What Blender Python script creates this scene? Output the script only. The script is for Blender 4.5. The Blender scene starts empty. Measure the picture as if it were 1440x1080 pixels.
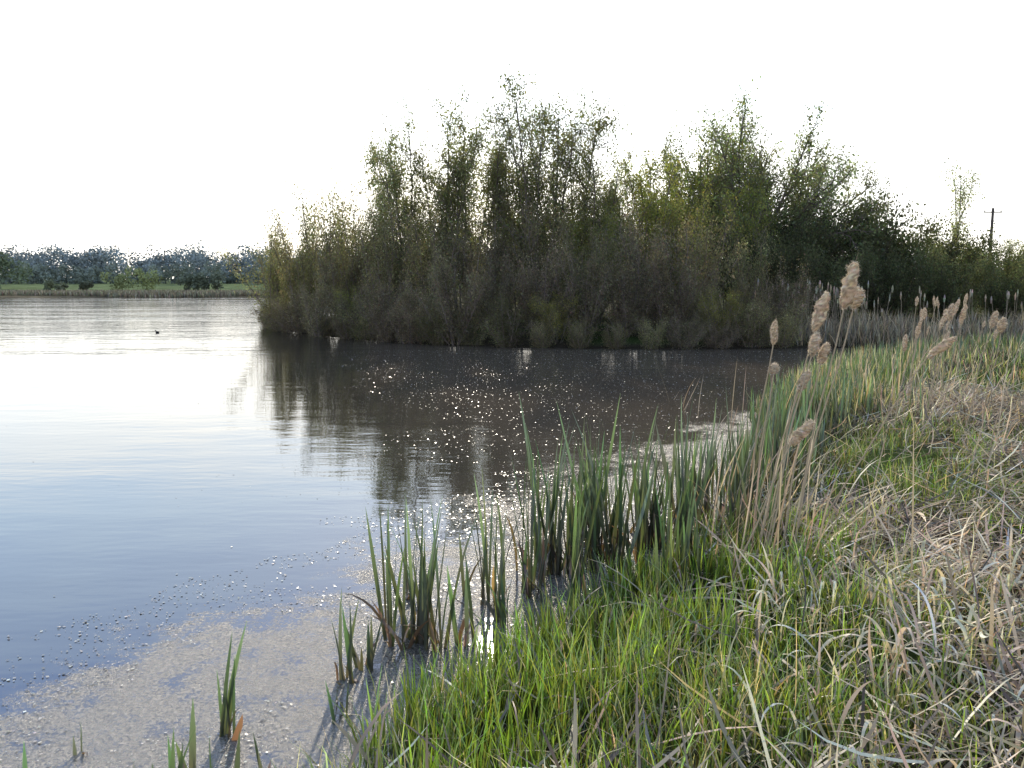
import bpy, math, random
import numpy as np
from mathutils import Vector, Matrix
rng=np.random.default_rng(11); random.seed(11)
scene=bpy.context.scene

# ------------------------------------------------------------ helpers
class MB:
    def __init__(s): s.V=[];s.F=[];s.C=[];s.M=[];s.n=0
    def add(s,V,F,C,mat=0):
        V=np.asarray(V,float).reshape(-1,3);F=np.asarray(F,int).reshape(-1,4)
        C=np.asarray(C,float)
        if C.ndim==1: C=np.tile(C,(len(V),1))
        s.V.append(V);s.F.append(F+s.n);s.C.append(C[:,:3]);s.M.append(np.full(len(F),mat,int));s.n+=len(V)
    def mesh(s,name,mats,smooth=False):
        V=np.concatenate(s.V);F=np.concatenate(s.F);C=np.concatenate(s.C);M=np.concatenate(s.M)
        me=bpy.data.meshes.new(name)
        me.vertices.add(len(V));me.vertices.foreach_set("co",V.astype(np.float32).ravel())
        me.loops.add(len(F)*4);me.loops.foreach_set("vertex_index",F.astype(np.int32).ravel())
        me.polygons.add(len(F));me.polygons.foreach_set("loop_start",np.arange(0,len(F)*4,4,dtype=np.int32))
        me.polygons.foreach_set("material_index",M.astype(np.int32))
        if smooth: me.polygons.foreach_set("use_smooth",np.ones(len(F),dtype=bool))
        a=me.color_attributes.new("Col",'FLOAT_COLOR','POINT')
        a.data.foreach_set("color",np.concatenate([C,np.ones((len(C),1))],1).astype(np.float32).ravel())
        for m in mats: me.materials.append(m)
        me.update(calc_edges=True)
        return me
    def obj(s,name,mats,smooth=False):
        o=bpy.data.objects.new(name,s.mesh(name,mats,smooth));scene.collection.objects.link(o);return o

def hsh(i,j,seed):
    v=np.sin(i*127.1+j*311.7+seed*74.7)*43758.5453
    return v-np.floor(v)
def vnoise(x,y,seed=0):
    xi=np.floor(x);yi=np.floor(y);fx=x-xi;fy=y-yi
    fx=fx*fx*(3-2*fx);fy=fy*fy*(3-2*fy)
    a=hsh(xi,yi,seed);b=hsh(xi+1,yi,seed);c=hsh(xi,yi+1,seed);d=hsh(xi+1,yi+1,seed)
    return a*(1-fx)*(1-fy)+b*fx*(1-fy)+c*(1-fx)*fy+d*fx*fy
def fbm(x,y,seed=0,o=3):
    t=0;a=.5;s=0
    for k in range(o):
        t=t+a*vnoise(x*2**k,y*2**k,seed+k);s+=a;a*=.5
    return t/s
def sstep(a,b,x):
    t=np.clip((x-a)/(b-a),0,1);return t*t*(3-2*t)

LAKE=np.array([(-.72,3.05),(-1.15,1.8),(-2.2,0),(-5,-4),(-14,-10),(-60,-25),(-200,-30),(-230,60),(-200,125),(-150,134),(-90,131),(-60,137),(-35,133),(-20,136),(-14,120),(-9,85),(-8,62),(-10,50),(-12.3,43),(-12.2,40),
(-10.8,36.6),(-7.7,32),(-5,29),(-2.9,27.3),(-.5,26.3),(1.8,25.6),(5,25.1),(9.7,25.6),(13,26.2),(17,27),(21,26.6),(22,25.5),(17,24.4),(11.8,22.6),(9.8,20.8),(8.1,18.6),(6.2,16),(5.07,14.0),(4.1,12.2),(3.5,10.6),(2.8,9.0),(2.2,7.7),(1.8,6.7),(1.3,5.85),(.7,5.1),(.25,4.55),(0,4.1),(-.42,3.6)],float)
def sdist(x,y):
    x=np.asarray(x,float);y=np.asarray(y,float)
    d=np.full(x.shape,1e9);ins=np.zeros(x.shape,bool)
    n=len(LAKE)
    for i in range(n):
        ax,ay=LAKE[i];bx,by=LAKE[(i+1)%n]
        ex,ey=bx-ax,by-ay
        t=np.clip(((x-ax)*ex+(y-ay)*ey)/(ex*ex+ey*ey),0,1)
        dd=(x-ax-t*ex)**2+(y-ay-t*ey)**2
        d=np.minimum(d,dd)
        c=((ay>y)!=(by>y))&(x<(bx-ax)*(y-ay)/((by-ay) if by!=ay else 1e-9)+ax)
        ins^=c
    d=np.sqrt(d)
    return np.where(ins,-d,d)
def hfun(x,y,sd=None):
    x=np.asarray(x,float);y=np.asarray(y,float)
    if sd is None: sd=sdist(x,y)
    near=1-sstep(25,60,np.hypot(x,y))
    w=sd+near*.35*(fbm(x*1.7,y*1.7,3)-.5)
    h=np.where(w>0,.27*sstep(0,2.2,w)+.02*np.clip(w,0,.4),-.7*sstep(0,3,-w)-.03)
    h=h+np.where(w>.1,1,0.25)*near*.16*(fbm(x*1.1,y*1.1,9)-.5)*sstep(-.3,1.2,w)
    h=np.where(sd>.6,np.maximum(h,.04),h)
    h=h+2.3*sstep(137,260,y)*(sd>0)+.25*sstep(2,8,sd)*near
    h=h+sstep(500,1400,np.hypot(x,y))*18*(fbm(x/300,y/300,5)) *(sd>0)
    return h

# ------------------------------------------------------------ materials
def newmat(name):
    m=bpy.data.materials.new(name);m.use_nodes=True;nt=m.node_tree;nt.nodes.clear()
    return m,nt,nt.nodes,nt.links
def leafmat(name,trans=.4,objvar=0.0,gloss=.06,rough=.45,tint=(1.5,1.55,.9)):
    m,nt,N,L=newmat(name)
    at=N.new("ShaderNodeAttribute");at.attribute_name="Col"
    col=at.outputs["Color"]
    if objvar>0:
        hs=N.new("ShaderNodeHueSaturation");L.new(col,hs.inputs["Color"])
        oi=N.new("ShaderNodeObjectInfo")
        m2=N.new("ShaderNodeMapRange");m2.inputs[3].default_value=.5-objvar*.05;m2.inputs[4].default_value=.5+objvar*.05
        L.new(oi.outputs["Random"],m2.inputs[0]);L.new(m2.outputs[0],hs.inputs["Hue"])
        m3=N.new("ShaderNodeMath");m3.operation='FRACT';m4=N.new("ShaderNodeMath");m4.operation='MULTIPLY';m4.inputs[1].default_value=7.3
        L.new(oi.outputs["Random"],m4.inputs[0]);L.new(m4.outputs[0],m3.inputs[0])
        m5=N.new("ShaderNodeMapRange");m5.inputs[3].default_value=.7;m5.inputs[4].default_value=1.3;L.new(m3.outputs[0],m5.inputs[0]);L.new(m5.outputs[0],hs.inputs["Value"])
        col=hs.outputs[0]
    d=N.new("ShaderNodeBsdfDiffuse")
    L.new(col,d.inputs[0]);res=d
    if trans>0:
        t=N.new("ShaderNodeBsdfTranslucent");mx=N.new("ShaderNodeMixShader")
        gm=N.new("ShaderNodeMix");gm.data_type='RGBA';gm.blend_type='MULTIPLY';gm.inputs[0].default_value=1
        L.new(col,gm.inputs[6]);gm.inputs[7].default_value=(*tint,1);L.new(gm.outputs[2],t.inputs[0])
        mx.inputs[0].default_value=trans;L.new(d.outputs[0],mx.inputs[1]);L.new(t.outputs[0],mx.inputs[2])
        res=mx
    if gloss>0:
        gl=N.new("ShaderNodeBsdfGlossy");gl.inputs["Roughness"].default_value=rough;gl.inputs["Color"].default_value=(.9,.9,.9,1)
        mx2=N.new("ShaderNodeMixShader")
        mx2.inputs[0].default_value=gloss;L.new(res.outputs[0],mx2.inputs[1]);L.new(gl.outputs[0],mx2.inputs[2]);res=mx2
    o=N.new("ShaderNodeOutputMaterial");L.new(res.outputs[0],o.inputs[0])
    return m
M_leaf=leafmat("foliage_leaf",.50,.35,0)
M_far=leafmat("distant_foliage",0,0,.0)
M_blade=leafmat("green_blade",.50,0,.07,.4)
M_straw=leafmat("dry_straw",.35,0,.05,.5,(1.4,1.25,1.0))
M_fluff=leafmat("seed_fluff",.45,0,0,.5,(1.35,1.25,1.1))
def barkmat():
    m,nt,N,L=newmat("bark")
    at=N.new("ShaderNodeAttribute");at.attribute_name="Col"
    p=N.new("ShaderNodeBsdfDiffuse")
    L.new(at.outputs["Color"],p.inputs[0])
    o=N.new("ShaderNodeOutputMaterial");L.new(p.outputs[0],o.inputs[0]);return m
M_bark=barkmat()

def groundmat():
    m,nt,N,L=newmat("ground_soil_and_grass")
    at=N.new("ShaderNodeAttribute");at.attribute_name="Col"
    g=N.new("ShaderNodeNewGeometry")
    n1=N.new("ShaderNodeTexNoise");n1.inputs["Scale"].default_value=14;n1.inputs["Detail"].default_value=5
    n2=N.new("ShaderNodeTexNoise");n2.inputs["Scale"].default_value=.35;n2.inputs["Detail"].default_value=4
    for n in(n1,n2):L.new(g.outputs["Position"],n.inputs["Vector"])
    ma=N.new("ShaderNodeMath");ma.operation='MULTIPLY';L.new(n1.outputs[0],ma.inputs[0]);L.new(n2.outputs[0],ma.inputs[1])
    mr=N.new("ShaderNodeMapRange");mr.inputs[1].default_value=.1;mr.inputs[2].default_value=.42;mr.inputs[3].default_value=.4;mr.inputs[4].default_value=1.6
    L.new(ma.outputs[0],mr.inputs[0])
    hs=N.new("ShaderNodeHueSaturation");L.new(at.outputs["Color"],hs.inputs["Color"]);L.new(mr.outputs[0],hs.inputs["Value"])
    p=N.new("ShaderNodeBsdfDiffuse")
    L.new(hs.outputs[0],p.inputs[0])
    o=N.new("ShaderNodeOutputMaterial");L.new(p.outputs[0],o.inputs[0]);return m
M_ground=groundmat()

def watermat():
    m,nt,N,L=newmat("lake_water")
    def math_(op,a,b=None,c=None,clamp=False):
        n=N.new("ShaderNodeMath");n.operation=op;n.use_clamp=clamp
        for i,v in enumerate((a,b,c)):
            if v is None: continue
            if isinstance(v,(int,float)): n.inputs[i].default_value=v
            else: L.new(v,n.inputs[i])
        return n.outputs[0]
    def noise(scale,detail=4,vec=None,rough=.5):
        n=N.new("ShaderNodeTexNoise");n.inputs["Scale"].default_value=scale;n.inputs["Detail"].default_value=detail;n.inputs["Roughness"].default_value=rough
        L.new(vec if vec else pos,n.inputs["Vector"]);return n.outputs["Fac"]
    def mr(v,a,b,c=0,d=1,smooth=True):
        n=N.new("ShaderNodeMapRange");n.interpolation_type='SMOOTHSTEP' if smooth else 'LINEAR'
        L.new(v,n.inputs[0]);
        for i,k in enumerate((a,b,c,d)):n.inputs[i+1].default_value=k
        return n.outputs[0]
    g=N.new("ShaderNodeNewGeometry");pos=g.outputs["Position"]
    sx=N.new("ShaderNodeSeparateXYZ");L.new(pos,sx.inputs[0]);X=sx.outputs[0];Y=sx.outputs[1]
    mp=N.new("ShaderNodeMapping");mp.inputs["Scale"].default_value=(.6,1.5,1);L.new(pos,mp.inputs[0])
    r1=noise(1.1,3,mp.outputs[0]);r2=noise(4.5,2,mp.outputs[0]);r3=noise(.11,2,mp.outputs[0])
    wind=mr(r3,.42,.62,.45,1.1)
    far=mr(Y,5,60,.5,2.4)
    hgt=math_('MULTIPLY',math_('ADD',math_('MULTIPLY',r1,.022),math_('MULTIPLY',r2,.0045)),math_('MULTIPLY',wind,far))
    b=N.new("ShaderNodeBump");b.inputs["Strength"].default_value=1;b.inputs["Distance"].default_value=1.0
    L.new(hgt,b.inputs["Height"])
    fr=N.new("ShaderNodeFresnel");fr.inputs["IOR"].default_value=1.7;L.new(b.outputs[0],fr.inputs["Normal"])
    fac=math_('MULTIPLY_ADD',fr.outputs[0],.92,.08,clamp=True)
    body=N.new("ShaderNodeBsdfDiffuse");body.inputs[0].default_value=(.042,.037,.029,1)
    gl=N.new("ShaderNodeBsdfGlossy");gl.inputs["Roughness"].default_value=.03;L.new(b.outputs[0],gl.inputs["Normal"])
    w=N.new("ShaderNodeMixShader");L.new(fac,w.inputs[0]);L.new(body.outputs[0],w.inputs[1]);L.new(gl.outputs[0],w.inputs[2])
    s1=math_('SUBTRACT',math_('MULTIPLY_ADD',X,1.43,7.6),Y)
    big=noise(.9,5)
    s1n=math_('ADD',s1,math_('MULTIPLY_ADD',big,5.0,-2.5))
    m1=mr(s1n,-1.8,1.5)
    grain=noise(45,4,None,.7);patch=noise(4.5,7,None,.74)
    thr=math_('SUBTRACT',.76,math_('MULTIPLY',m1,.355))
    dens=math_('ADD',math_('MULTIPLY',grain,.38),math_('MULTIPLY',patch,.62))
    scum=math_('MULTIPLY',mr(math_('SUBTRACT',dens,thr),-.04,.10,0,.9),mr(m1,.02,.15))
    s2=math_('MULTIPLY_ADD',Y,.28,math_('SUBTRACT',X,1.8))
    s2n=math_('ADD',s2,math_('MULTIPLY_ADD',big,3.0,-1.5))
    m2=math_('MULTIPLY',mr(s2n,-1.5,2.0),mr(Y,31,26))
    vo=N.new("ShaderNodeTexVoronoi");vo.inputs["Scale"].default_value=9;L.new(pos,vo.inputs["Vector"])
    fl=mr(vo.outputs["Distance"],.17,.10)
    sel=N.new("ShaderNodeSeparateColor");L.new(vo.outputs["Color"],sel.inputs[0])
    fl=math_('MULTIPLY',fl,mr(sel.outputs[0],.66,.70))
    fleck=math_('MULTIPLY',math_('MULTIPLY',fl,m2),.8)
    film=math_('MULTIPLY',m2,mr(patch,.3,.7,.34,.50))
    b2=N.new("ShaderNodeBump");b2.inputs["Strength"].default_value=1;b2.inputs["Distance"].default_value=.02
    L.new(grain,b2.inputs["Height"])
    fd=N.new("ShaderNodeBsdfDiffuse");fd.inputs[0].default_value=(.095,.073,.052,1)
    wf=N.new("ShaderNodeMixShader");L.new(film,wf.inputs[0]);L.new(w.outputs[0],wf.inputs[1]);L.new(fd.outputs[0],wf.inputs[2])
    tot=math_('MAXIMUM',scum,fleck,clamp=True)
    sd_=N.new("ShaderNodeBsdfDiffuse");L.new(b2.outputs[0],sd_.inputs["Normal"])
    cr=N.new("ShaderNodeMix");cr.data_type='RGBA';L.new(mr(grain,.34,.70),cr.inputs[0]);cr.inputs[6].default_value=(.035,.030,.023,1);cr.inputs[7].default_value=(.20,.175,.14,1)
    L.new(cr.outputs[2],sd_.inputs[0])
    sg=N.new("ShaderNodeBsdfGlossy");sg.inputs["Roughness"].default_value=.27;sg.inputs[0].default_value=(.95,.93,.9,1);L.new(b2.outputs[0],sg.inputs["Normal"])
    sc=N.new("ShaderNodeMixShader");sc.inputs[0].default_value=.17;L.new(sd_.outputs[0],sc.inputs[1]);L.new(sg.outputs[0],sc.inputs[2])
    f=N.new("ShaderNodeMixShader");L.new(tot,f.inputs[0]);L.new(wf.outputs[0],f.inputs[1]);L.new(sc.outputs[0],f.inputs[2])
    o=N.new("ShaderNodeOutputMaterial");L.new(f.outputs[0],o.inputs[0]);return m
M_water=watermat()

# ------------------------------------------------------------ terrain & water
n=560;a=5.0;R=1600;bb=math.asinh(R/a)
u=np.linspace(-1,1,n)
gx=a*np.sinh(bb*u)+2;gy=a*np.sinh(bb*u)+9
XX,YY=np.meshgrid(gx,gy);sd=sdist(XX,YY);ZZ=hfun(XX,YY,sd)
nz=fbm(XX*.8,YY*.8,21)
near=1-sstep(30,70,np.hypot(XX,YY))
mud=np.array([.035,.028,.02]);soil=np.array([.06,.048,.034]);green=np.array([.045,.062,.02]);reed=np.array([.15,.125,.08]);field=np.array([.135,.165,.08])  # soil darkened in colour so gaps in the grass read as shade
C=mud+(soil-mud)*sstep(0,.9,sd)[...,None]
C=C+(green-C)*(sstep(.5,1.2,sd)*sstep(.42,.58,nz))[...,None]
fz=(sstep(3,40,sd)*(1-near))[...,None]
C=C*(near[...,None])+ (1-near[...,None])*(reed*(1-fz)+ fz*np.array([.10,.10,.055]))
stripe=(sstep(175,190,YY+12*fbm(XX/60,YY/60,2)))[...,None]
C=C*(1-stripe)+field*stripe
idx=np.arange(n*n).reshape(n,n)
F=np.stack([idx[:-1,:-1],idx[:-1,1:],idx[1:,1:],idx[1:,:-1]],-1).reshape(-1,4)
mb=MB();mb.add(np.stack([XX,YY,ZZ],-1).reshape(-1,3),F,C.reshape(-1,3));mb.obj("ground",[M_ground],True)
mb=MB();mb.add([(-260,-60,0),(40,-60,0),(40,165,0),(-260,165,0)],[[0,1,2,3]],[.1,.1,.1]);mb.obj("lake_water",[M_water])

# ------------------------------------------------------------ blades
def blades(mb,base,h,w,az,lean,bend,cb,ct,segs=5,mat=0,twist=None,prof='grass',curl=1.5,cmid=.5):
    n=len(base);h=np.broadcast_to(h,(n,)).astype(float);w=np.broadcast_to(w,(n,)).astype(float)
    if twist is None: twist=rng.normal(0,.7,n)
    p=base.astype(float).copy();P=[]
    sidez=rng.normal(0,.25,n)
    ts=np.linspace(0,1,segs+1)
    for i,t in enumerate(ts):
        a=az+twist*t*.5
        side=np.stack([-np.sin(az+twist),np.cos(az+twist),sidez*(lean>1)],1)
        if prof=='grass': ww=w*(.55+.9*t)*(1-t)**.75*1.1 if t<1 else w*.03
        else: ww=w*(1.0 if t<.6 else max(.04,1-((t-.6)/.4)**1.6))*(.75+.25*min(1,t*4))
        P.append(np.stack([p-side*ww[:,None]/2,p+side*ww[:,None]/2],1))
        th=lean+bend*t**curl
        step=h/segs
        p=p+np.stack([np.sin(th)*np.cos(a)*step,np.sin(th)*np.sin(a)*step,np.cos(th)*step],1)
    V=np.stack(P,1)
    k=(segs+1)*2
    f=np.array([[2*i,2*i+1,2*i+3,2*i+2] for i in range(segs)])
    F=(np.arange(n)*k)[:,None,None]+f[None]
    tt=(ts**cmid)[None,:,None,None]
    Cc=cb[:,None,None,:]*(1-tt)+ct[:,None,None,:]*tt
    Cc=np.broadcast_to(Cc,(n,segs+1,2,3))
    mb.add(V.reshape(-1,3),F.reshape(-1,4),Cc.reshape(-1,3),mat)
def varc(c,n,s=.25,hue=.12):
    c=np.asarray(c,float);b=np.exp(rng.normal(0,s,(n,1)));return np.clip(c*b*(1+rng.normal(0,hue,(n,3))),0.004,.75)
def onground(x,y,dz=0): return np.stack([x,y,hfun(x,y)+dz],1)

def gau(x,y,cx,cy,r): return np.exp(-((x-cx)**2+(y-cy)**2)/(r*r))
def strawness(x,y):
    s=.28+1.3*(fbm(x*.9,y*.9,33)-.5)
    s=s+.75*gau(x,y,3.1,5.4,1.1)+.6*gau(x,y,5.6,10.5,1.8)+.5*gau(x,y,2.2,3.2,.8)+.25*gau(x,y,4.6,7.2,.7)-.5*gau(x,y,.5,3.8,1.4)-.7*gau(x,y,4.0,8.4,1.2)-.3*gau(x,y,1.7,4.4,.8)
    return np.clip(s,0.03,.92)
def scatter(nn,x0,x1,y0,y1,sdmin=.08,pw=1.0):
    t=rng.random(nn)**pw
    y=y0+(y1-y0)*t;x=x0+(x1-x0)*rng.random(nn)
    s=sdist(x,y);k=s>sdmin;return x[k],y[k],s[k]

# green grass, near
mb=MB()
x,y,s=scatter(88000,-1.6,6.5,1.4,10.5,.02,1.35)
k=(rng.random(len(x))>strawness(x,y)*1.1)&(fbm(x*2.3,y*2.3,5)>.40)&(np.abs(x)<.8*y+.6)
x,y,s=x[k],y[k],s[k];m=len(x)
tuft=fbm(x*3,y*3,44)
h=(.05+.32*tuft)*np.exp(rng.normal(0,.35,m))*(.75+.5*gau(x,y,.3,3.2,1.1))
c=varc([.145,.19,.032],m,.38,.14)*(.5+1.0*fbm(x*1.6,y*1.6,51))[:,None]
dry=rng.random(m)<.16;c[dry]=varc([.44,.36,.22],dry.sum())
blades(mb,onground(x,y,-.01),h,rng.uniform(.005,.012,m),rng.random(m)*6.283,np.abs(rng.normal(.2,.22,m)),np.abs(rng.normal(.7,.55,m)),c*.22,c*1.25,4,cmid=.8)  # blade bases darkened in colour to paint shade between tufts
x,y,s=scatter(26000,-1.4,2.6,1.8,6.0,-.04)
k=(s<1.2)&(fbm(x*2.0,y*2.0,15)>.47)&(rng.random(len(x))<.75);x,y=x[k],y[k];m=len(x)
c=varc([.145,.20,.030],m,.3,.12)
blades(mb,onground(x,y,-.02),rng.uniform(.10,.42,m),rng.uniform(.007,.015,m),rng.random(m)*6.283,np.abs(rng.normal(.12,.12,m)),np.abs(rng.normal(.4,.35,m)),c*.22,c*1.25,4,cmid=.8)  # same shade painted into the base colour of the blades
mb.obj("bank_grass",[M_blade])
mb=MB()
x,y,s=scatter(42000,2,34,9,26,.02,.8)
k=(np.abs(x)<.8*y+1)&((x>11)|(y<24));x,y,s=x[k],y[k],s[k];m=len(x)
c=varc([.12,.15,.042],m,.4,.15)*(.6+.8*fbm(x*.8,y*.8,52))[:,None];dry=rng.random(m)<.2+strawness(x,y)*.9;c[dry]=varc([.36,.29,.19],dry.sum(),.4)
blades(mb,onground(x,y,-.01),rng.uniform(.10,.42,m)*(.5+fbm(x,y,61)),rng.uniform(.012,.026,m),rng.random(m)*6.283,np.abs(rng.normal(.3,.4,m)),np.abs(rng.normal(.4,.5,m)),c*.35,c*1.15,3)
mb.obj("rough_bank_grass",[M_blade])

# dry straw litter
mb=MB()
x,y,s=scatter(60000,-.9,8.5,1.4,13,.12,1.3)
k=(rng.random(len(x))<.07+strawness(x,y)*.95)&(np.abs(x)<.8*y+.6);x,y=x[k],y[k];m=len(x)
c=varc([.54,.42,.28],m,.42,.06);dk=rng.random(m)<.4;c[dk]*=.28
blades(mb,onground(x,y,0)+np.stack([0*x,0*x,rng.random(m)**1.5*.18],1),rng.uniform(.12,.6,m),rng.uniform(.006,.018,m),rng.normal(.4,1.3,m),rng.normal(1.38,.24,m),rng.normal(.12,.5,m),c*.8,c,4,prof='reed')
x,y,s=scatter(8000,-.3,7,1.6,13,.2,1.3)
k=(rng.random(len(x))<strawness(x,y))&(np.abs(x)<.8*y+.6);x,y=x[k],y[k];m=len(x)
c=varc([.54,.42,.28],m,.3,.07)
blades(mb,onground(x,y,0),rng.uniform(.15,.5,m),rng.uniform(.005,.012,m),rng.random(m)*6.283,np.abs(rng.normal(.7,.4,m)),rng.normal(1.3,.8,m),c*.6,c,7,prof='reed')
m=1500;x=rng.uniform(.8,3.3,m);y=rng.uniform(2.2,4.8,m);k=rng.random(m)<np.clip((x-.8)/1.2,0,1);x,y=x[k],y[k];m=len(x)
c=varc([.68,.56,.40],m,.25,.06)
blades(mb,onground(x,y,.02),rng.uniform(.15,.45,m),rng.uniform(.007,.019,m),rng.random(m)*6.283,np.abs(rng.normal(.5,.4,m)),rng.normal(3.2,1.5,m),c*.7,c,12,prof='reed',curl=2.2)
mb.obj("dry_reed_litter",[M_straw])

# bulrush leaf clumps
def clump(cx0,cx1,cy,n_,h,dy=.22,lean=.10,brown=.4):
    mb=MB()
    nf=max(3,n_//4);fx=rng.uniform(cx0,cx1,nf);fy=cy+rng.normal(0,dy,nf);fh=rng.uniform(.6,1.08,nf)
    i=rng.integers(0,nf,n_)
    x=fx[i]+rng.normal(0,.022,n_);y=fy[i]+rng.normal(0,.022,n_)
    z=np.minimum(hfun(x,y),.1)-.05;z=np.maximum(z,-.12)
    c=varc([.066,.102,.050],n_,.35,.12)
    hh=h*fh[i]*rng.uniform(.65,1.1,n_)
    az=rng.random(n_)*6.283
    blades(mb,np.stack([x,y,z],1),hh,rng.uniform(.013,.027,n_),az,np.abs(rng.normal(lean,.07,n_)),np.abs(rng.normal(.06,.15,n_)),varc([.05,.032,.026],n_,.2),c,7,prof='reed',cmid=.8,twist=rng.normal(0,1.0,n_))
    nb=int(n_*brown)+3;i=rng.integers(0,nf,nb);x=fx[i]+rng.normal(0,.03,nb);y=fy[i]+rng.normal(0,.03,nb)
    c=varc([.16,.10,.065],nb,.45)
    blades(mb,np.stack([x,y,np.full(nb,-.05)],1),rng.uniform(.1,.5,nb)*h,rng.uniform(.012,.030,nb),rng.random(nb)*6.283,np.abs(rng.normal(.25,.25,nb)),rng.normal(.7,1.0,nb),c*.6,c,6,prof='reed')
    return mb.obj("bulrush_clump",[M_blade])
for a_ in [(.06,.40,5.4,70,1.22),(.44,.90,5.7,104,1.18),(.92,1.35,6.1,80,1.12),(1.4,2.05,6.7,100,1.1),(-.74,-.58,4.55,16,.98),(-.60,-.36,4.3,34,.95),(-.34,-.05,4.75,24,1.0),(-.95,-.76,3.95,14,.66),
          (-1.45,-1.25,3.05,13,.62),(-2.05,-1.8,2.95,10,.40),(-1.15,-.95,3.1,12,.42),(-1.65,-1.45,2.9,7,.3),(.9,1.2,5.0,26,.85),(1.3,1.95,5.7,44,.85),(2.1,2.8,7.4,80,1.0),(2.6,3.4,8.4,90,1.0),(3.0,4.0,9.7,90,.95),(3.3,4.3,10.6,90,.95),(-.1,.4,4.75,20,.5)]:
    clump(*a_)
mb=MB()
t=rng.random(8000);L0=np.array([(3.3,10.4),(3.9,12.0),(4.9,14.0),(6.0,16.0),(8.0,18.8),(10.2,21.3),(14,23.6),(20,25)]);q=t*(len(L0)-1);i=np.minimum(q.astype(int),len(L0)-2);f=(q-i)[:,None]
b=L0[i]*(1-f)+L0[i+1]*f+np.abs(rng.normal(0,1,(8000,1)))*np.array([[.75,-.25]])+rng.normal(0,.15,(8000,2))
keep=fbm(b[:,0]*1.3,b[:,1]*1.3,8)>.42;b=b[keep];m=len(b)
c=varc([.08,.115,.045],m,.35,.1);dr=rng.random(m)<.3;c[dr]=varc([.32,.26,.17],dr.sum())
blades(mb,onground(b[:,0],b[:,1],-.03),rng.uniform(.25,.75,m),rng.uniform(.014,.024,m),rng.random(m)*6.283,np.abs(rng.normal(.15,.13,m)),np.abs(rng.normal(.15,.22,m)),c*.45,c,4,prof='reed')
mb.obj("bulrush_reed_bed",[M_blade])

# ------------------------------------------------------------ tubes
def tubes(mb,P0,P1,R0,R1,col,sides=3,mat=0):
    P0=np.asarray(P0,float);P1=np.asarray(P1,float);R0=np.asarray(R0,float);R1=np.asarray(R1,float)
    d=P1-P0;d/=np.linalg.norm(d,axis=1,keepdims=True)+1e-9
    up=np.where(np.abs(d[:,2:3])>.9,np.array([[1.,0,0]]),np.array([[0,0,1.]]))
    a=np.cross(d,up);a/=np.linalg.norm(a,axis=1,keepdims=True);b=np.cross(d,a)
    an=np.arange(sides)*2*math.pi/sides
    ring=np.cos(an)[None,:,None]*a[:,None]+np.sin(an)[None,:,None]*b[:,None]
    V=np.concatenate([P0[:,None]+ring*R0[:,None,None],P1[:,None]+ring*R1[:,None,None]],1)
    f=np.array([[i,(i+1)%sides,sides+(i+1)%sides,sides+i] for i in range(sides)])
    F=(np.arange(len(P0))*2*sides)[:,None,None]+f[None]
    col=np.asarray(col,float)
    if col.ndim==2: col=np.repeat(col,2*sides,axis=0)
    mb.add(V.reshape(-1,3),F.reshape(-1,4),col,mat)

# bulrush seed-head stalks
def stalk(bx,by,tx,ty,tz,hl,hr,tilt=0.0,fluffy=1.0,fib=1500):
    mb=MB()
    z0=float(hfun(np.array([bx]),np.array([by]))[0])-.05
    P=[];
    for t in np.linspace(0,1,9):
        e=t**1.25
        P.append((bx+(tx-bx)*e+.012*math.sin(t*9+bx*7),by+(ty-by)*e,z0+(tz-hl/2-z0)*t))
    P=np.array(P);r=np.linspace(.0065,.004,9)
    tubes(mb,P[:-1],P[1:],r[:-1],r[1:],np.array([.38,.29,.19]),6,0)
    d=P[-1]-P[-2];d=d/np.linalg.norm(d);d[0]+=tilt;d/=np.linalg.norm(d)
    a=np.cross(d,[0,1,0]);a/=np.linalg.norm(a);b=np.cross(d,a)
    rows,sd_=20,14;V=[];ph=random.random()*99
    for i in range(rows+1):
        t=i/rows;pr=max(.05,(math.sin(math.pi*min(1,max(0,t*.96+.02)))**.42))
        for j in range(sd_):
            an=j*2*math.pi/sd_
            nn=float(vnoise(np.array(an*1.6+ph),np.array(t*7+ph),3))+.7*float(vnoise(np.array(an*3+ph),np.array(t*16+ph),5))
            rr=hr*pr*(.35+.62*nn*fluffy+(1-fluffy)*.35)
            off=hr*.35*(float(vnoise(np.array(t*6+ph),np.array(1.5),8))-.5)
            V.append(P[-1]+d*t*hl+a*off+(a*math.cos(an)+b*math.sin(an))*rr)
    V=np.array(V);Fq=[[i*sd_+j,i*sd_+(j+1)%sd_,(i+1)*sd_+(j+1)%sd_,(i+1)*sd_+j] for i in range(rows) for j in range(sd_)]
    col=varc([.50,.41,.30],len(V),.35,.04);mb.add(V,Fq,col,1)
    m=int(fib*fluffy)+100;k=rng.integers(0,len(V),m);ax=P[-1]+d*hl*(np.clip(((V[k]-P[-1])@d)/hl,0,1))[:,None]
    out=V[k]-ax;out/=np.linalg.norm(out,axis=1,keepdims=True)+1e-6
    az=np.arctan2(out[:,1],out[:,0])
    blades(mb,V[k]-out*.004+rng.normal(0,.003,(m,3)),rng.uniform(.25,.8,m)*hr*.7,np.full(m,.0022),az,rng.normal(1.2,.6,m),rng.normal(.6,.6,m),varc([.55,.46,.35],m,.2,.03),varc([.72,.64,.53],m,.15,.03),2,mat=1)
    e=P[-1]+d*hl;tubes(mb,[e],[e+d*hl*.25],[.002],[.0008],np.array([.3,.22,.14]),4,0)
    return mb.obj("bulrush_stalk",[M_bark,M_fluff],True)
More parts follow.
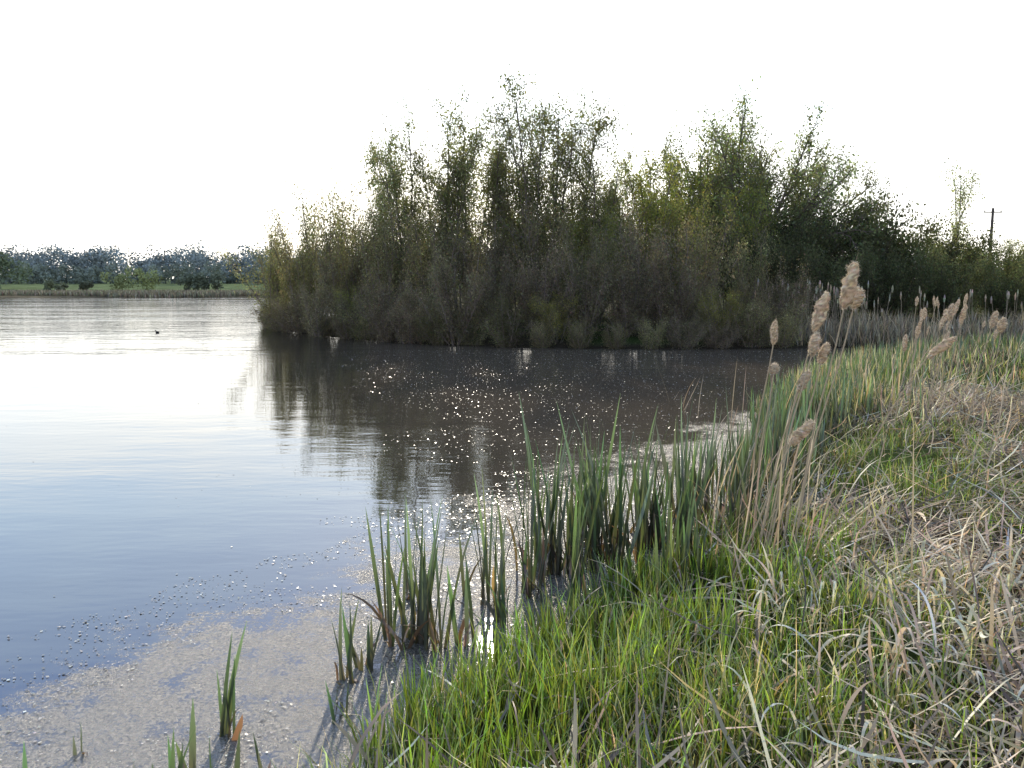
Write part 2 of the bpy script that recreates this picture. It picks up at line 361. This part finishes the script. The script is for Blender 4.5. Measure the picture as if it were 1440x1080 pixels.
for a_ in [(1.78,5.0,2.05,5.0,2.0,.28,.047,.05),(1.85,5.2,2.2,5.2,1.92,.13,.045,.0),(1.62,5.05,1.87,5.0,1.84,.24,.040,.03),(1.60,4.95,1.84,4.95,1.64,.14,.034,.0),(1.7,5.0,1.91,4.98,1.58,.13,.032,.1),
           (1.66,5.6,1.78,5.5,1.68,.16,.026,-.08),(1.7,5.55,1.79,5.5,1.43,.07,.032,0),(1.58,5.1,1.79,5.0,1.41,.14,.03,.15),(1.32,4.75,1.63,4.6,1.17,.18,.035,.35),(2.2,5.7,2.86,5.5,1.62,.22,.03,.55),
           (4.7,9.1,4.9,9.0,1.7,.18,.04,0),(4.95,9.2,5.02,9.0,1.68,.22,.03,0),(5.2,9.1,5.35,9.0,1.62,.18,.04,.05),(5.5,9.3,5.6,9.2,1.55,.16,.045,0),(4.9,8.1,5.12,8.0,1.74,.22,.04,0),(5.1,9.8,5.25,9.8,1.35,.2,.03,.1),(4.6,9.8,4.8,9.8,1.3,.2,.03,-.1)]:
    stalk(*a_)
for k_ in range(18):
    y=random.uniform(9,17);x=y*random.uniform(.50,.63);stalk(x-random.uniform(-.05,.25),y,x,y,random.uniform(1.1,1.75),random.uniform(.14,.22),random.uniform(.018,.034),random.uniform(-.1,.25),1,400)
mb=MB();m=230
x=np.concatenate([rng.normal(1.75,.25,90),rng.uniform(2.2,8,140)]);y=np.concatenate([rng.normal(5.5,.5,90),rng.uniform(7,14,140)])
c=varc([.42,.33,.22],m,.3,.06)
blades(mb,onground(x,y,-.02),rng.uniform(.4,1.25,m),rng.uniform(.006,.012,m),rng.normal(.2,.9,m),np.abs(rng.normal(.2,.2,m)),np.abs(rng.normal(.2,.4,m)),c*.5,c,8,prof='reed')
mb.obj("dry_bulrush_stems",[M_straw])

# reed fringe across the inlet
mb=MB()
m=12000;x=rng.uniform(6.5,36,m);y=26.0+np.abs(rng.normal(0,1,m))*2.2+.10*np.maximum(x-18,0)
s=sdist(x,y);k=s>-.1;x,y=x[k],y[k];m=len(x)
c=varc([.29,.24,.155],m,.4,.06)
hh=rng.uniform(.4,1.1,m)*(.3+1.0*fbm(x*.6,y*.6,4))
blades(mb,onground(x,y,-.05),hh,rng.uniform(.02,.035,m),rng.random(m)*6.283,np.abs(rng.normal(.2,.2,m)),np.abs(rng.normal(.4,.5,m)),c*.4,c,3,prof='reed')
m=150;x=np.concatenate([rng.normal(10.6,1.2,80),rng.uniform(11,30,70)]);y=rng.uniform(27,29.5,m);b=onground(x,y);h=rng.uniform(1.1,1.95,m)
tip=b+np.stack([rng.normal(0,.12,m),rng.normal(0,.05,m),h],1)
tubes(mb,b,tip,np.full(m,.010),np.full(m,.008),np.array([.30,.24,.16]),4,0)
hd=tip.copy();hd[:,2]-=.26;h2=tip.copy();h2[:,2]-=.12
hr_=rng.uniform(.02,.045,m)
tubes(mb,hd,h2,hr_*.5,hr_,varc([.40,.33,.24],m),6,0);tubes(mb,h2,tip,hr_,hr_*.3,varc([.40,.33,.24],m),6,0)
mb.obj("dry_reed_bed",[M_straw])
mb=MB();m=22000;x=rng.uniform(-130,-8,m);y=136+rng.random(m)**1.5*26;s=sdist(x,y);k=(s>.3)|((s>-1)&(rng.random(m)<.3));x,y=x[k],y[k];m=len(x)
c=varc([.25,.215,.14],m,.3,.08)
blades(mb,onground(x,y),rng.uniform(.3,.9,m),rng.uniform(.12,.25,m),rng.random(m)*6.283,np.abs(rng.normal(.1,.15,m)),np.abs(rng.normal(.2,.3,m)),c*.6,c,2,prof='reed')
mb.obj("far_shore_reeds",[M_far])

# floating flakes
mb=MB();m=40000
x=np.concatenate([rng.uniform(-4,1.6,16000),rng.uniform(-9,9,24000)]);y=np.concatenate([rng.uniform(2.2,8.5,16000),rng.uniform(6,25,24000)])
s=sdist(x,y);q1=(1.43*x+7.55-y)+3*(fbm(x,y,2)-.5);q2=x-1.8+.28*y+4*(fbm(x*.6,y*.6,6)-.5)
k=(s<-.02)&(((q1>-.9)&(fbm(x*2.2,y*2.2,17)>.45))|((q2>-.3)&(rng.random(m)<.85))|(rng.random(m)<.006));x,y=x[k],y[k];m=len(x)
sz=rng.uniform(.003,.009,m)*(1+.05*y);an=rng.random(m)*6.283;tl=rng.normal(0,.13,(m,2))
ax=np.stack([np.cos(an),np.sin(an),tl[:,0]],1)*sz[:,None];bx=np.stack([-np.sin(an),np.cos(an),tl[:,1]],1)*(sz*rng.uniform(.4,1,m))[:,None]
c0=np.stack([x,y,np.full(m,.005)],1);V=np.stack([c0-ax,c0-bx,c0+ax,c0+bx],1)
cc=np.repeat(varc([.26,.225,.17],m,.5,.05),4,axis=0)
mb.add(V.reshape(-1,3),np.arange(m*4).reshape(-1,4),cc,0)
M_flake=leafmat("floating_flake",0,0,.16,.3)
mb.obj("floating_scum",[M_flake])

# ------------------------------------------------------------ trees
def rv():
    return Vector((random.gauss(0,1),random.gauss(0,1),random.gauss(0,1)))
def make_tree(name,P,bark,leafc,leafsize,leafn,lspread=.12,seed=1):
    random.seed(seed)
    S=[];Lf=[]
    def grow(p,d,L,r,lev):
        nseg=P['n'][lev];st=L/nseg
        for i in range(nseg):
            d=(d+rv()*P['jit'][lev]+Vector((0,0,P['trop'][lev]))).normalized()
            q=p+d*st;r2=max(P['rmin'],r*(1-.75/nseg)) if lev<len(P['n'])-1 else max(P['rmin']*.7,r*.8)
            S.append((p[:],q[:],r,r2));
            if lev<len(P['n'])-1 and (i+1)/nseg>=P['start'][lev]:
                kk=P['k'][lev];kc=int(kk)+(random.random()<kk-int(kk))
                for _ in range(kc):
                    side=d.cross(rv()).normalized();an=P['ang'][lev]*random.uniform(.6,1.3)
                    nd=(d*math.cos(an)+side*math.sin(an))
                    grow(q,nd,L*P['ratio'][lev]*random.uniform(.5,1.15)*(1-P['tap']*(i/nseg)),r2*.55,lev+1)
            if lev>=len(P['n'])-2+(0 if i==nseg-1 else 1): Lf.append(q[:]);Lf.append(((p+q)/2)[:])
            p=q;r=r2
    for s_ in range(P['stems']):
        an=s_*2.4+random.uniform(-.5,.5);sp=P['spread']*(math.sqrt((s_+.5)/P['stems'])*1.1 if P.get('dome') else random.uniform(.3,1.2))
        d=Vector((math.cos(an)*math.sin(sp),math.sin(an)*math.sin(sp),math.cos(sp)))
        grow(Vector((math.cos(an)*P['base'],math.sin(an)*P['base'],0)),d,random.uniform(*P['lv']),P['r'],0)
    if P.get('trunk'): 
        T=P['trunk'];S=[((a[0],a[1],a[2]+T),(b[0],b[1],b[2]+T),c_,d_) for a,b,c_,d_ in S];Lf=[(a[0],a[1],a[2]+T) for a in Lf]
        S.append(((0,0,-.02),(0,0,T*1.02),P['r']*2.2,P['r']*1.5))
    A=np.array([s[0] for s in S]);B=np.array([s[1] for s in S]);ra=np.array([s[2] for s in S]);rb=np.array([s[3] for s in S]);Lp=np.array(Lf)
    mz=np.percentile(Lp[:,2],P.get('pc',99.8));A/=mz;B/=mz;Lp/=mz;ra=ra/mz;rb=rb/mz
    mb=MB()
    tubes(mb,A,B,ra,rb,varc(bark,len(A),.25,.04),3,0)
    if leafn>0:
        dn=vnoise(Lp[:,0]*9+Lp[:,2]*4,Lp[:,1]*9+Lp[:,2]*8,seed+40)
        cnt=rng.poisson(leafn*(.3+1.4*dn));c=np.repeat(Lp,cnt,axis=0);m=len(c)
        c=c+rng.normal(0,lspread,(m,3))*.25
        a=rng.normal(0,1,(m,3));a/=np.linalg.norm(a,axis=1,keepdims=True);b=np.cross(a,rng.normal(0,1,(m,3)));b/=np.linalg.norm(b,axis=1,keepdims=True)
        sz=leafsize*np.exp(rng.normal(0,.3,m))[:,None];a*=sz;b*=sz*.6
        V=np.stack([c-a,c-b,c+a,c+b],1)
        cl=.55+.9*vnoise(c[:,0]*7+c[:,2]*3,c[:,1]*7+c[:,2]*6,seed)
        col=varc(leafc,m,.22,.08)*cl[:,None]
        mb.add(V.reshape(-1,3),np.arange(m*4).reshape(-1,4),np.repeat(col,4,axis=0),1)
    print(name,len(A),len(Lp))
    return mb.mesh(name,[M_bark,M_leaf])
def PP(**k):
    d=dict(n=[10,5,2],jit=[.07,.16,.25],trop=[.03,.06,.02],k=[2.4,2.2],start=[.2,.2],ang=[.7,.7],ratio=[.35,.4],stems=5,spread=.22,base=.03,r=.014,rmin=.0009,lv=(.65,1.0),tap=.5)
    d.update(k);return d
bk=[.16,.13,.105]
tall=[make_tree("willow_tall",PP(stems=5,spread=.20,ratio=[.25,.42],ang=[.75,.8],k=[2.6,2.4],start=[.22,.12],r=.008,trop=[.03,.02,0],tap=.25,lv=(.78,1.0)),bk,[.19,.19,.10],.0050,2.9,.09,s) for s in (1,2,3)]
shrub=[make_tree("willow_shrub",PP(stems=9,spread=.5,ratio=[.30,.42],n=[8,4,2],k=[2.0,2.1],ang=[.5,.7],r=.008,start=[.1,.1]),[.18,.14,.115],[.18,.165,.095],.0080,1.7,.18,s) for s in (4,5,6)]
thick=[make_tree("thicket",PP(stems=15,spread=.7,ratio=[.28,.45],n=[8,4,2],k=[1.9,2.2],ang=[.5,.7],r=.006,start=[.05,.1],trop=[.02,.03,0]),[.18,.14,.12],[.15,.125,.09],.009,1.1,.22,s) for s in (7,8)]  # leaf colour darkened to paint deeper shade low in the trees
rnd=[make_tree("round_tree",PP(stems=22,dome=1,spread=1.25,trunk=.28,ratio=[.30,.42],n=[8,5,2],k=[2.5,2.2],trop=[.0,.02,0],ang=[.7,.8],r=.010,start=[.35,.1],lv=(.60,.66),jit=[.05,.14,.25],tap=.25),bk,[.16,.17,.09],.0058,1.9,.09,s) for s in (9,10)]
yel=[make_tree("sallow",PP(stems=8,spread=.5,ratio=[.34,.42],n=[9,5,2],k=[2.1,2.1],r=.010,dome=1,lv=(.8,1.0)),bk,[.225,.22,.075],.0070,2.1,.13,s) for s in (12,13)]
dark=[make_tree("hawthorn",PP(stems=13,spread=.85,dome=1,ratio=[.35,.45],n=[8,4,2],k=[2.1,1.9],r=.008,start=[.05,.1],lv=(.8,1.0)),[.10,.08,.065],[.08,.085,.05],.013,2.3,.25,s) for s in (14,15)]
thin=[make_tree("birch",PP(stems=3,spread=.12,ratio=[.22,.4],k=[1.6,1.8],r=.006,trop=[.05,.06,0]),bk,[.19,.20,.12],.0065,2.2,.12,s) for s in (16,)]
def put(lst,nm,x,y,H,wx=1.0,dz=-.15):
    me=random.choice(lst);o=bpy.data.objects.new(nm,me);scene.collection.objects.link(o)
    z=max(float(hfun(np.array([x]),np.array([y]))[0]),0)+dz
    o.location=(x,y,z);o.scale=(H*wx,H*wx,H);o.rotation_euler=(0,0,random.random()*6.283);return o
random.seed(5)
for x,y,H,w in [(-4.6,35,9.3,.75),(-3.3,35.8,7.9,.85),(-2.2,35,9.7,.78),(-1.0,34.6,8.6,.75),(.2,36.5,8.0,.85),(1.2,35,10.0,.78),(2.4,35.5,9.3,.78),(3.5,34,7.6,.85),(-5.6,37,6.6,.95),(4.9,36,6.7,.95)]:
    put(tall,"willow_tree",x,y,H,w)
for x,y,H in [(6.7,37,7.7),(8.2,38.5,8.2),(5.2,34,5.5),(3.4,32.5,4.8),(9.6,36,6.0),(7.4,34,5.4)]:
    put(yel,"sallow_tree",x,y,H,.75)
for x,y,H,w in [(12.0,41,10.4,.85),(10.1,42,9.5,.75),(13.8,42,9.3,.78)]:
    put(rnd,"oak_tree",x,y,H,w)
for x,y,H in [(-7.3,35.5,6.1),(-8.6,36,6.1),(-9.9,38,6.0),(-11.6,39.5,5.2),(-11.9,41.5,4.6),(-6.3,33,4.8),(-8.9,34.6,3.8)]:
    put(shrub,"willow_shrub",x,y,H,.62)
for k_ in range(13):
    x=-7.6+k_*1.42;yb=26.8+(0.62*max(0,-x-1.5))+random.uniform(0,1.0)
    put(thick,"willow_thicket",x,yb,random.uniform(2.1,4.2),.78)
SH=[(-12.1,40.4),(-11.7,38.7),(-10.8,37.0),(-9.9,35.5),(-8.9,34.0),(-8.0,32.8),(-7.2,31.7),(-6.2,30.5),(-5.3,29.5),(-4.4,28.7),(-3.5,28.0),(-2.5,27.4),(-1.4,26.9),(-.2,26.4),(1.0,26.1),(2.2,25.8),(3.3,25.6),(4.4,25.5),(5.5,25.5),(6.6,25.6),(7.7,25.8),(8.7,25.9)]
for x,y in SH:
    put(thick if random.random()<.6 else shrub,"shore_shrub",x,y,random.uniform(.9,2.0),1.3,-.25)
for k_ in range(9):
    x=-7.0+k_*2.0;yb=29.8+(0.55*max(0,-x-1.5))+random.uniform(0,1.4)
    put(shrub if k_%3 else thick,"willow_thicket",x,yb,random.uniform(3.6,5.2),.7)
for x,y,H in [(-6,31.3,2.0),(1.5,26.6,1.8),(6.8,26.3,2.0)]:
    put(yel,"sallow_bush",x,y,H,1.0)
for x,y,H in [(11,36,4.8),(13.2,37.5,5.0),(15.6,38,5.6),(18,39.5,5.3),(20.5,41,4.9),(23.3,42.5,4.6),(26.3,44,4.3),(29.5,45,4.1),(32.5,46,4.0),(36,48,3.8),(10.2,33,3.8),(13,33.5,3.0),(16.3,34.8,3.2),(19.7,36.3,3.1),(23.5,38.5,3.0),(28,40,2.9),(32,42,2.9)]:
    put(dark,"hawthorn_bush",x,y,H*random.uniform(.9,1.05),.75)
for x,y,H in [(27,50,4.9),(31,52,4.9),(36,55,4.6)]:
    put(yel,"sallow_bush",x,y,H,.9)
put(thin,"birch_tree",31.0,58,10.2,.8)
for x,y,H in [(-5.0,39,4.8),(-1,40,5.2),(3,40,5.5)]:
    put(dark,"hawthorn_bush",x,y,H,.8)

# distant trees : one object
mb=MB();rr=np.random.default_rng(3)
def puff(cx,cy,H,wd,col,nl=420,ls=.55):
    z0=float(hfun(np.array([cx]),np.array([cy]))[0])
    k=9;cc=np.stack([cx+rr.normal(0,wd*.28,k),cy+rr.normal(0,wd*.28,k),z0+H*rr.uniform(.12,.82,k)],1);rad=rr.uniform(.18,.30,k)*H
    i=rr.integers(0,k,nl);d=rr.normal(0,1,(nl,3));d/=np.linalg.norm(d,axis=1,keepdims=True)
    c=cc[i]+d*rad[i][:,None]*(rr.random(nl)**.4)[:,None];c[:,2]=np.maximum(c[:,2],z0+.2)
    a=rr.normal(0,1,(nl,3));a/=np.linalg.norm(a,axis=1,keepdims=True);b=np.cross(a,rr.normal(0,1,(nl,3)));b/=np.linalg.norm(b,axis=1,keepdims=True)
    s=ls*np.exp(rr.normal(0,.3,nl))[:,None];a*=s;b*=s*.7
    V=np.stack([c-a,c-b,c+a,c+b],1)
    cl=np.asarray(col)*np.exp(rr.normal(0,.12,(nl,1)))*(.7+.3*rr.random((k,1)))[i]
    mb.add(V.reshape(-1,3),np.arange(nl*4).reshape(-1,4),np.repeat(cl,4,axis=0),1)
    tubes(mb,[(cx,cy,z0-.3)],[(cx,cy,z0+H*.5)],[H*.025],[H*.01],np.array([.12,.11,.10]),5,0)
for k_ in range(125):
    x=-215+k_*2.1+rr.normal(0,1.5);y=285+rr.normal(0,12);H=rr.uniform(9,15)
    puff(x,y,H,H*.7,np.array([.26,.295,.285])*rr.uniform(.8,1.2),900,.34)  # atmospheric haze painted into the leaf colour, pale and bluish
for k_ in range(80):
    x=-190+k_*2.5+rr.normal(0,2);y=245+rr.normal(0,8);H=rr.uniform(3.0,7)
    puff(x,y,H,H*1.5,np.array([.20,.225,.18])*rr.uniform(.75,1.3),420,.32)  # nearer row, haze again tinted into the leaf colour
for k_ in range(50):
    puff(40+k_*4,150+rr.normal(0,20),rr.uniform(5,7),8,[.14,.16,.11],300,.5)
mb.obj("distant_trees",[M_bark,M_far])
mb=MB();puff(-122,190,12,9,[.16,.19,.11],2600,.3)
mb.obj("shore_tree",[M_bark,M_far])
mb=MB();
for x,y,H,c in [(-80,166,4.6,[.28,.31,.14]),(-77,170,5.2,[.27,.30,.13]),(-88,168,2.6,[.14,.15,.10]),(-66,172,3.8,[.14,.16,.11]),(-63,173,3.6,[.14,.16,.11]),(-70,175,3.4,[.14,.16,.11]),(-98,172,2.4,[.22,.24,.14]),(-95,170,1.8,[.2,.21,.13])]:
    puff(x,y,H,H*1.1,c,1000,.2)
mb.obj("field_bushes",[M_bark,M_far])

# utility pole
mb=MB();px,py=47,80;z0=float(hfun(np.array([px]),np.array([py]))[0])
tubes(mb,[(px,py,z0-.3)],[(px,py,9.5)],[.17],[.12],np.array([.09,.075,.065]),10,0)
tubes(mb,[(px-.9,py,9.1),(px-.6,py,8.6),(px+.6,py,8.6)],[(px+.9,py,9.1),(px,py,9.1-1),(px,py,9.1-1)],[.06,.03,.03],[.06,.03,.03],np.array([.06,.05,.045]),4,0)
for q in(-.8,0,.8): tubes(mb,[(px+q,py,9.1)],[(px+q,py,9.4)],[.05],[.03],np.array([.15,.13,.12]),6,0)
mb.obj("utility_pole",[M_bark])

# coot on the water
mb=MB();pts=[(-.19,.07,.004),(-.16,.06,.03),(-.09,.05,.07),(0,.045,.085),(.08,.055,.07),(.12,.09,.045),(.135,.14,.032),(.15,.175,.036),(.175,.185,.03),(.20,.178,.012),(.235,.17,.003)]
V=[];
for (xx,zz,r_) in pts:
    for j in range(10):
        a_=j*2*math.pi/10;V.append((xx+(.3*r_*math.sin(a_) if .11<xx<.16 else 0),math.cos(a_)*r_*.8,zz+math.sin(a_)*r_))
Fq=[[i*10+j,i*10+(j+1)%10,(i+1)*10+(j+1)%10,(i+1)*10+j] for i in range(len(pts)-1) for j in range(10)]
cl=np.array([[.015,.015,.017]]*(9*10)+[[.7,.68,.62]]*20);mb.add(V,Fq,cl,0)
o=mb.obj("coot",[M_bark],True);o.location=(-15,34,0);o.rotation_euler=(0,0,2.6);o.scale=(.75,.75,.6)

# ------------------------------------------------------------ light
EL=math.radians(25);AZ=math.radians(-1.5)
w=bpy.data.worlds.new("World");scene.world=w;w.use_nodes=True;nt=w.node_tree;N=nt.nodes;L=nt.links;N.clear()
sky=N.new("ShaderNodeTexSky");sky.sky_type='NISHITA';sky.sun_disc=False;sky.sun_elevation=EL;sky.sun_rotation=AZ;sky.dust_density=1.6;sky.air_density=1.0;sky.ozone_density=1.5
tc=N.new("ShaderNodeTexCoord");sp=N.new("ShaderNodeSeparateXYZ");L.new(tc.outputs["Generated"],sp.inputs[0])
no=N.new("ShaderNodeTexNoise");no.inputs["Scale"].default_value=3;no.inputs["Detail"].default_value=4
mp=N.new("ShaderNodeMapping");mp.inputs["Scale"].default_value=(1,1,3);L.new(tc.outputs["Generated"],mp.inputs[0]);L.new(mp.outputs[0],no.inputs["Vector"])
ad=N.new("ShaderNodeMath");ad.operation='MULTIPLY_ADD';L.new(no.outputs["Fac"],ad.inputs[0]);ad.inputs[1].default_value=.18;ad.inputs[2].default_value=-.09
ad2=N.new("ShaderNodeMath");ad2.operation='ADD';L.new(ad.outputs[0],ad2.inputs[0]);L.new(sp.outputs[2],ad2.inputs[1])
rp=N.new("ShaderNodeValToRGB");L.new(ad2.outputs[0],rp.inputs[0]);cr=rp.color_ramp
cr.elements[0].position=0;cr.elements[0].color=(1,.97,.92,1);cr.elements[1].position=1;cr.elements[1].color=(.14,.18,.26,1)
for p_,c_ in [(.14,(.95,.97,.96,1)),(.25,(.60,.79,1.0,1)),(.40,(.27,.45,.86,1)),(.6,(.20,.29,.48,1))]:
    e=cr.elements.new(p_);e.color=c_
sc_=N.new("ShaderNodeVectorMath");sc_.operation='SCALE';L.new(rp.outputs[0],sc_.inputs[0]);sc_.inputs[3].default_value=20
mx=N.new("ShaderNodeMix");mx.data_type='RGBA';mx.inputs[0].default_value=.75;L.new(sky.outputs[0],mx.inputs[6]);L.new(sc_.outputs[0],mx.inputs[7])
bg=N.new("ShaderNodeBackground");L.new(mx.outputs[2],bg.inputs[0]);bg.inputs[1].default_value=.135
ou=N.new("ShaderNodeOutputWorld");L.new(bg.outputs[0],ou.inputs[0])
sl=bpy.data.lights.new("sun","SUN");sl.energy=5;sl.angle=math.radians(1.2);sl.color=(1,.90,.73)
so=bpy.data.objects.new("sun",sl);scene.collection.objects.link(so)
dirv=Vector((math.sin(AZ)*math.cos(EL),math.cos(AZ)*math.cos(EL),math.sin(EL)))
so.rotation_euler=dirv.to_track_quat('Z','Y').to_euler();so.location=(0,60,40)

cam=bpy.data.cameras.new("camera");cam.lens=28.25;cam.sensor_width=36;cam.clip_end=5000;cam.clip_start=.05
co=bpy.data.objects.new("camera",cam);scene.collection.objects.link(co);co.location=(0,0,2.0);co.rotation_euler=(math.radians(83),0,0)
scene.camera=co
scene.view_settings.view_transform='Standard';scene.view_settings.look='None';scene.view_settings.exposure=0
